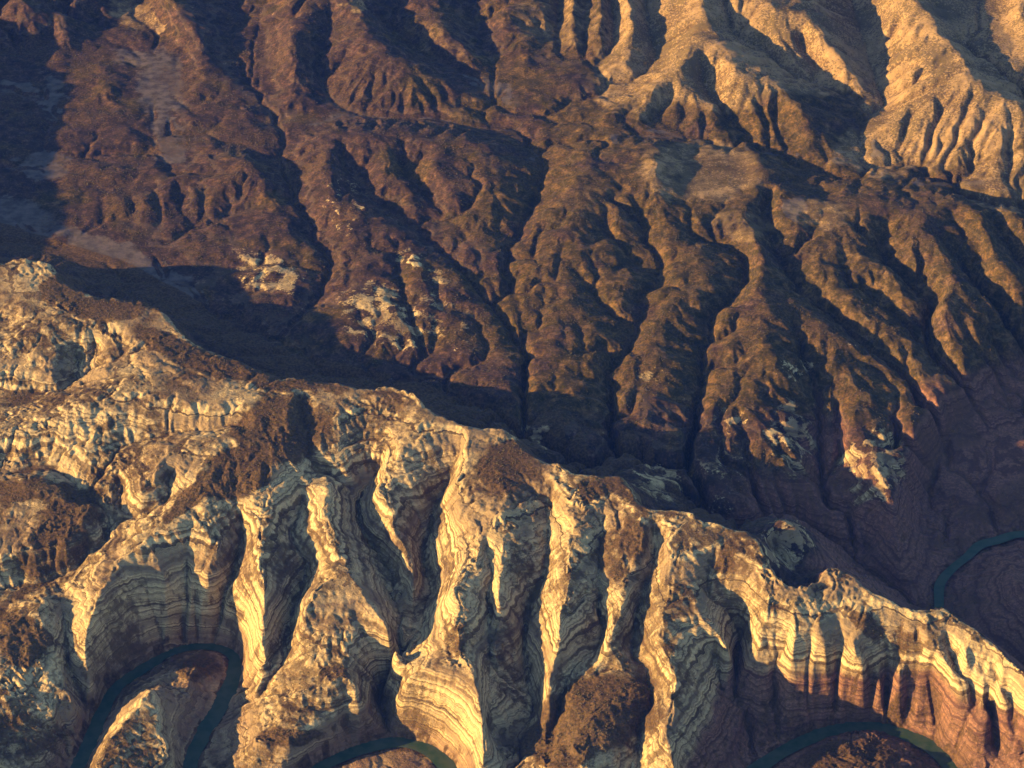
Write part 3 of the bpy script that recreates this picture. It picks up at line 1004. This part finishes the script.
ATT = dict(purple=purple, pale=pale, soil=soil, tan=tan, red=red, floor=floor, veg=veg, slope=np.hypot(*grad(blur(Z, 1))), strat=STR)

def build_land(k, name, label, cat):
    q = quads[flab == k]
    if len(q) == 0:
        return None
    used = np.unique(q)
    remap = np.full(NX * NY, -1, np.int64); remap[used] = np.arange(len(used))
    q = remap[q]
    me = bpy.data.meshes.new(name)
    me.vertices.add(len(used)); me.loops.add(q.size); me.polygons.add(len(q))
    me.vertices.foreach_set('co', co[used].astype(np.float32).ravel())
    me.loops.foreach_set('vertex_index', q.astype(np.int32).ravel())
    me.polygons.foreach_set('loop_start', (np.arange(len(q)) * 4).astype(np.int32))
    me.polygons.foreach_set('use_smooth', np.ones(len(q), bool))
    me.update()
    for an, av in ATT.items():
        at = me.attributes.new(an, 'FLOAT', 'POINT')
        at.data.foreach_set('value', av.reshape(-1)[used].astype(np.float32))
    me.normals_split_custom_set_from_vertices(nrm[used].astype(np.float32))
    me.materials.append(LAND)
    o = bpy.data.objects.new(name, me)
    o['kind'] = 'structure'; o['label'] = label; o['category'] = cat
    col.objects.link(o)
    return o

for k, (n, l, c) in enumerate(LABS):
    build_land(k, n, l, c)

# ------------------------------------------------------------------ the river
def build_river(name, sel, label):
    me = bpy.data.meshes.new(name)
    ks = np.where(sel)[0]
    offs = np.linspace(-43, 43, 9)
    RYD = float(pix_to_world(940, 660, 0)[1])
    V = []; Fc = []
    for a, k in enumerate(ks):
        for f in offs:
            w = f * (0.62 if RY[k] > RYD else 1.0) * (1 + 0.12 * math.sin(k * 0.031) + 0.08 * math.sin(k * 0.083 + 1))
            V.append((RX[k] - ty[k] * w, RY[k] + tx[k] * w, 0.0))
    n = len(offs)
    for a in range(len(ks) - 1):
        for c in range(n - 1):
            Fc.append((a * n + c, (a + 1) * n + c, (a + 1) * n + c + 1, a * n + c + 1))
    me.from_pydata(V, [], Fc)
    me.update()
    if me.polygons[0].normal.z < 0:
        me.flip_normals()
    me.materials.append(WATER)
    o = bpy.data.objects.new(name, me)
    o['kind'] = 'structure'; o['label'] = label; o['category'] = 'river'
    col.objects.link(o)

kk = np.arange(len(RX))
build_river('river', kk % 4 == 0, 'dark green river winding in bends through the canyon')
# ------------------------------------------------------------------ scrub bushes, too many to count
def build_scrub():
    r = np.random.default_rng(11)
    den = (1 - front) * (0.25 + veg) * (1 - floor) * (1 - 0.75 * tan * (1 - veg)) * (1 - 0.8 * pale) + front * (0.9 * soil + 0.12 * veg)
    den = den * (1 - red * 0.6) * (bedm < 0.05) * (PX > -40) * (PX < 1064) * (PY > -40) * (PY < 800) * sstep(1.3, 0.7, SL)
    den = den * (0.3 + sstep(-0.2, 0.3, fbm(GXw / 70, GYw / 70, 3, 121)))
    p = den.ravel() / den.sum()
    N = 46000
    k = r.choice(p.size, N, p=p, replace=False)
    c = co[k] + np.stack([r.normal(0, 3, N), r.normal(0, 4, N), np.zeros(N)], 1)
    rad = 1.8 + 2.6 * r.random(N) ** 2
    ang = r.random(N) * 6.28
    t6 = np.array([[1, 0, .35], [0, 1, .3], [-1, 0, .35], [0, -1, .3], [0.15, 0.1, 1.25], [0, 0, -.6]])
    ca, sa = np.cos(ang)[:, None], np.sin(ang)[:, None]
    jit = 1 + 0.35 * (r.random((N, 6)) - 0.5)
    vx = (t6[None, :, 0] * ca - t6[None, :, 1] * sa) * rad[:, None] * jit
    vy = (t6[None, :, 0] * sa + t6[None, :, 1] * ca) * rad[:, None] * jit
    vz = t6[None, :, 2] * rad[:, None] * 1.0
    V = np.stack([c[:, 0:1] + vx, c[:, 1:2] + vy, c[:, 2:3] + vz], -1).reshape(-1, 3)
    f = np.array([[0, 1, 4], [1, 2, 4], [2, 3, 4], [3, 0, 4], [1, 0, 5], [2, 1, 5], [3, 2, 5], [0, 3, 5]])
    q = (np.arange(N)[:, None, None] * 6 + f[None]).reshape(-1, 3)
    me = bpy.data.meshes.new('scrub')
    me.vertices.add(len(V)); me.loops.add(q.size); me.polygons.add(len(q))
    me.vertices.foreach_set('co', V.astype(np.float32).ravel())
    me.loops.foreach_set('vertex_index', q.astype(np.int32).ravel())
    me.polygons.foreach_set('loop_start', (np.arange(len(q)) * 3).astype(np.int32))
    me.update()
    m, nt = new_mat('dry desert scrub')
    b = NB(nt)
    geo = b.n('ShaderNodeNewGeometry')
    bs = b.n('ShaderNodeBsdfPrincipled')
    b.put(bs.inputs['Base Color'], b.mix(geo.outputs['Random Per Island'], (0.028, 0.030, 0.014), (0.075, 0.062, 0.030)))
    bs.inputs['Roughness'].default_value = 0.95
    o2 = b.n('ShaderNodeOutputMaterial')
    nt.links.new(bs.outputs[0], o2.inputs['Surface'])
    me.materials.append(m)
    o = bpy.data.objects.new('desert_scrub', me)
    o['kind'] = 'stuff'; o['label'] = 'dark desert bushes dotted over the hills'; o['category'] = 'scrub'
    col.objects.link(o)

build_scrub()
print('terrain', NX, NY, NX * NY * 2, 'tris')

# ------------------------------------------------------------------ air
def build_haze():
    x0, x1, y0, y1, z0, z1 = -12500, 12500, -500, 27500, -30, CAM_H + 60
    V = [(x, y, z) for z in (z0, z1) for y in (y0, y1) for x in (x0, x1)]
    Fc = [(0, 2, 3, 1), (4, 5, 7, 6), (0, 1, 5, 4), (2, 6, 7, 3), (0, 4, 6, 2), (1, 3, 7, 5)]
    me = bpy.data.meshes.new('haze')
    me.from_pydata(V, [], Fc)
    m, nt = new_mat('thin air')
    pv = nt.nodes.new('ShaderNodeVolumePrincipled')
    pv.inputs['Color'].default_value = (0.04, 0.17, 1.0, 1)
    pv.inputs['Density'].default_value = 0.0000024
    pv.inputs['Anisotropy'].default_value = 0.0
    o2 = nt.nodes.new('ShaderNodeOutputMaterial')
    nt.links.new(pv.outputs[0], o2.inputs['Volume'])
    me.materials.append(m)
    o = bpy.data.objects.new('haze', me)
    o['kind'] = 'stuff'; o['label'] = 'thin bluish haze filling the air'; o['category'] = 'haze'
    col.objects.link(o)

build_haze()
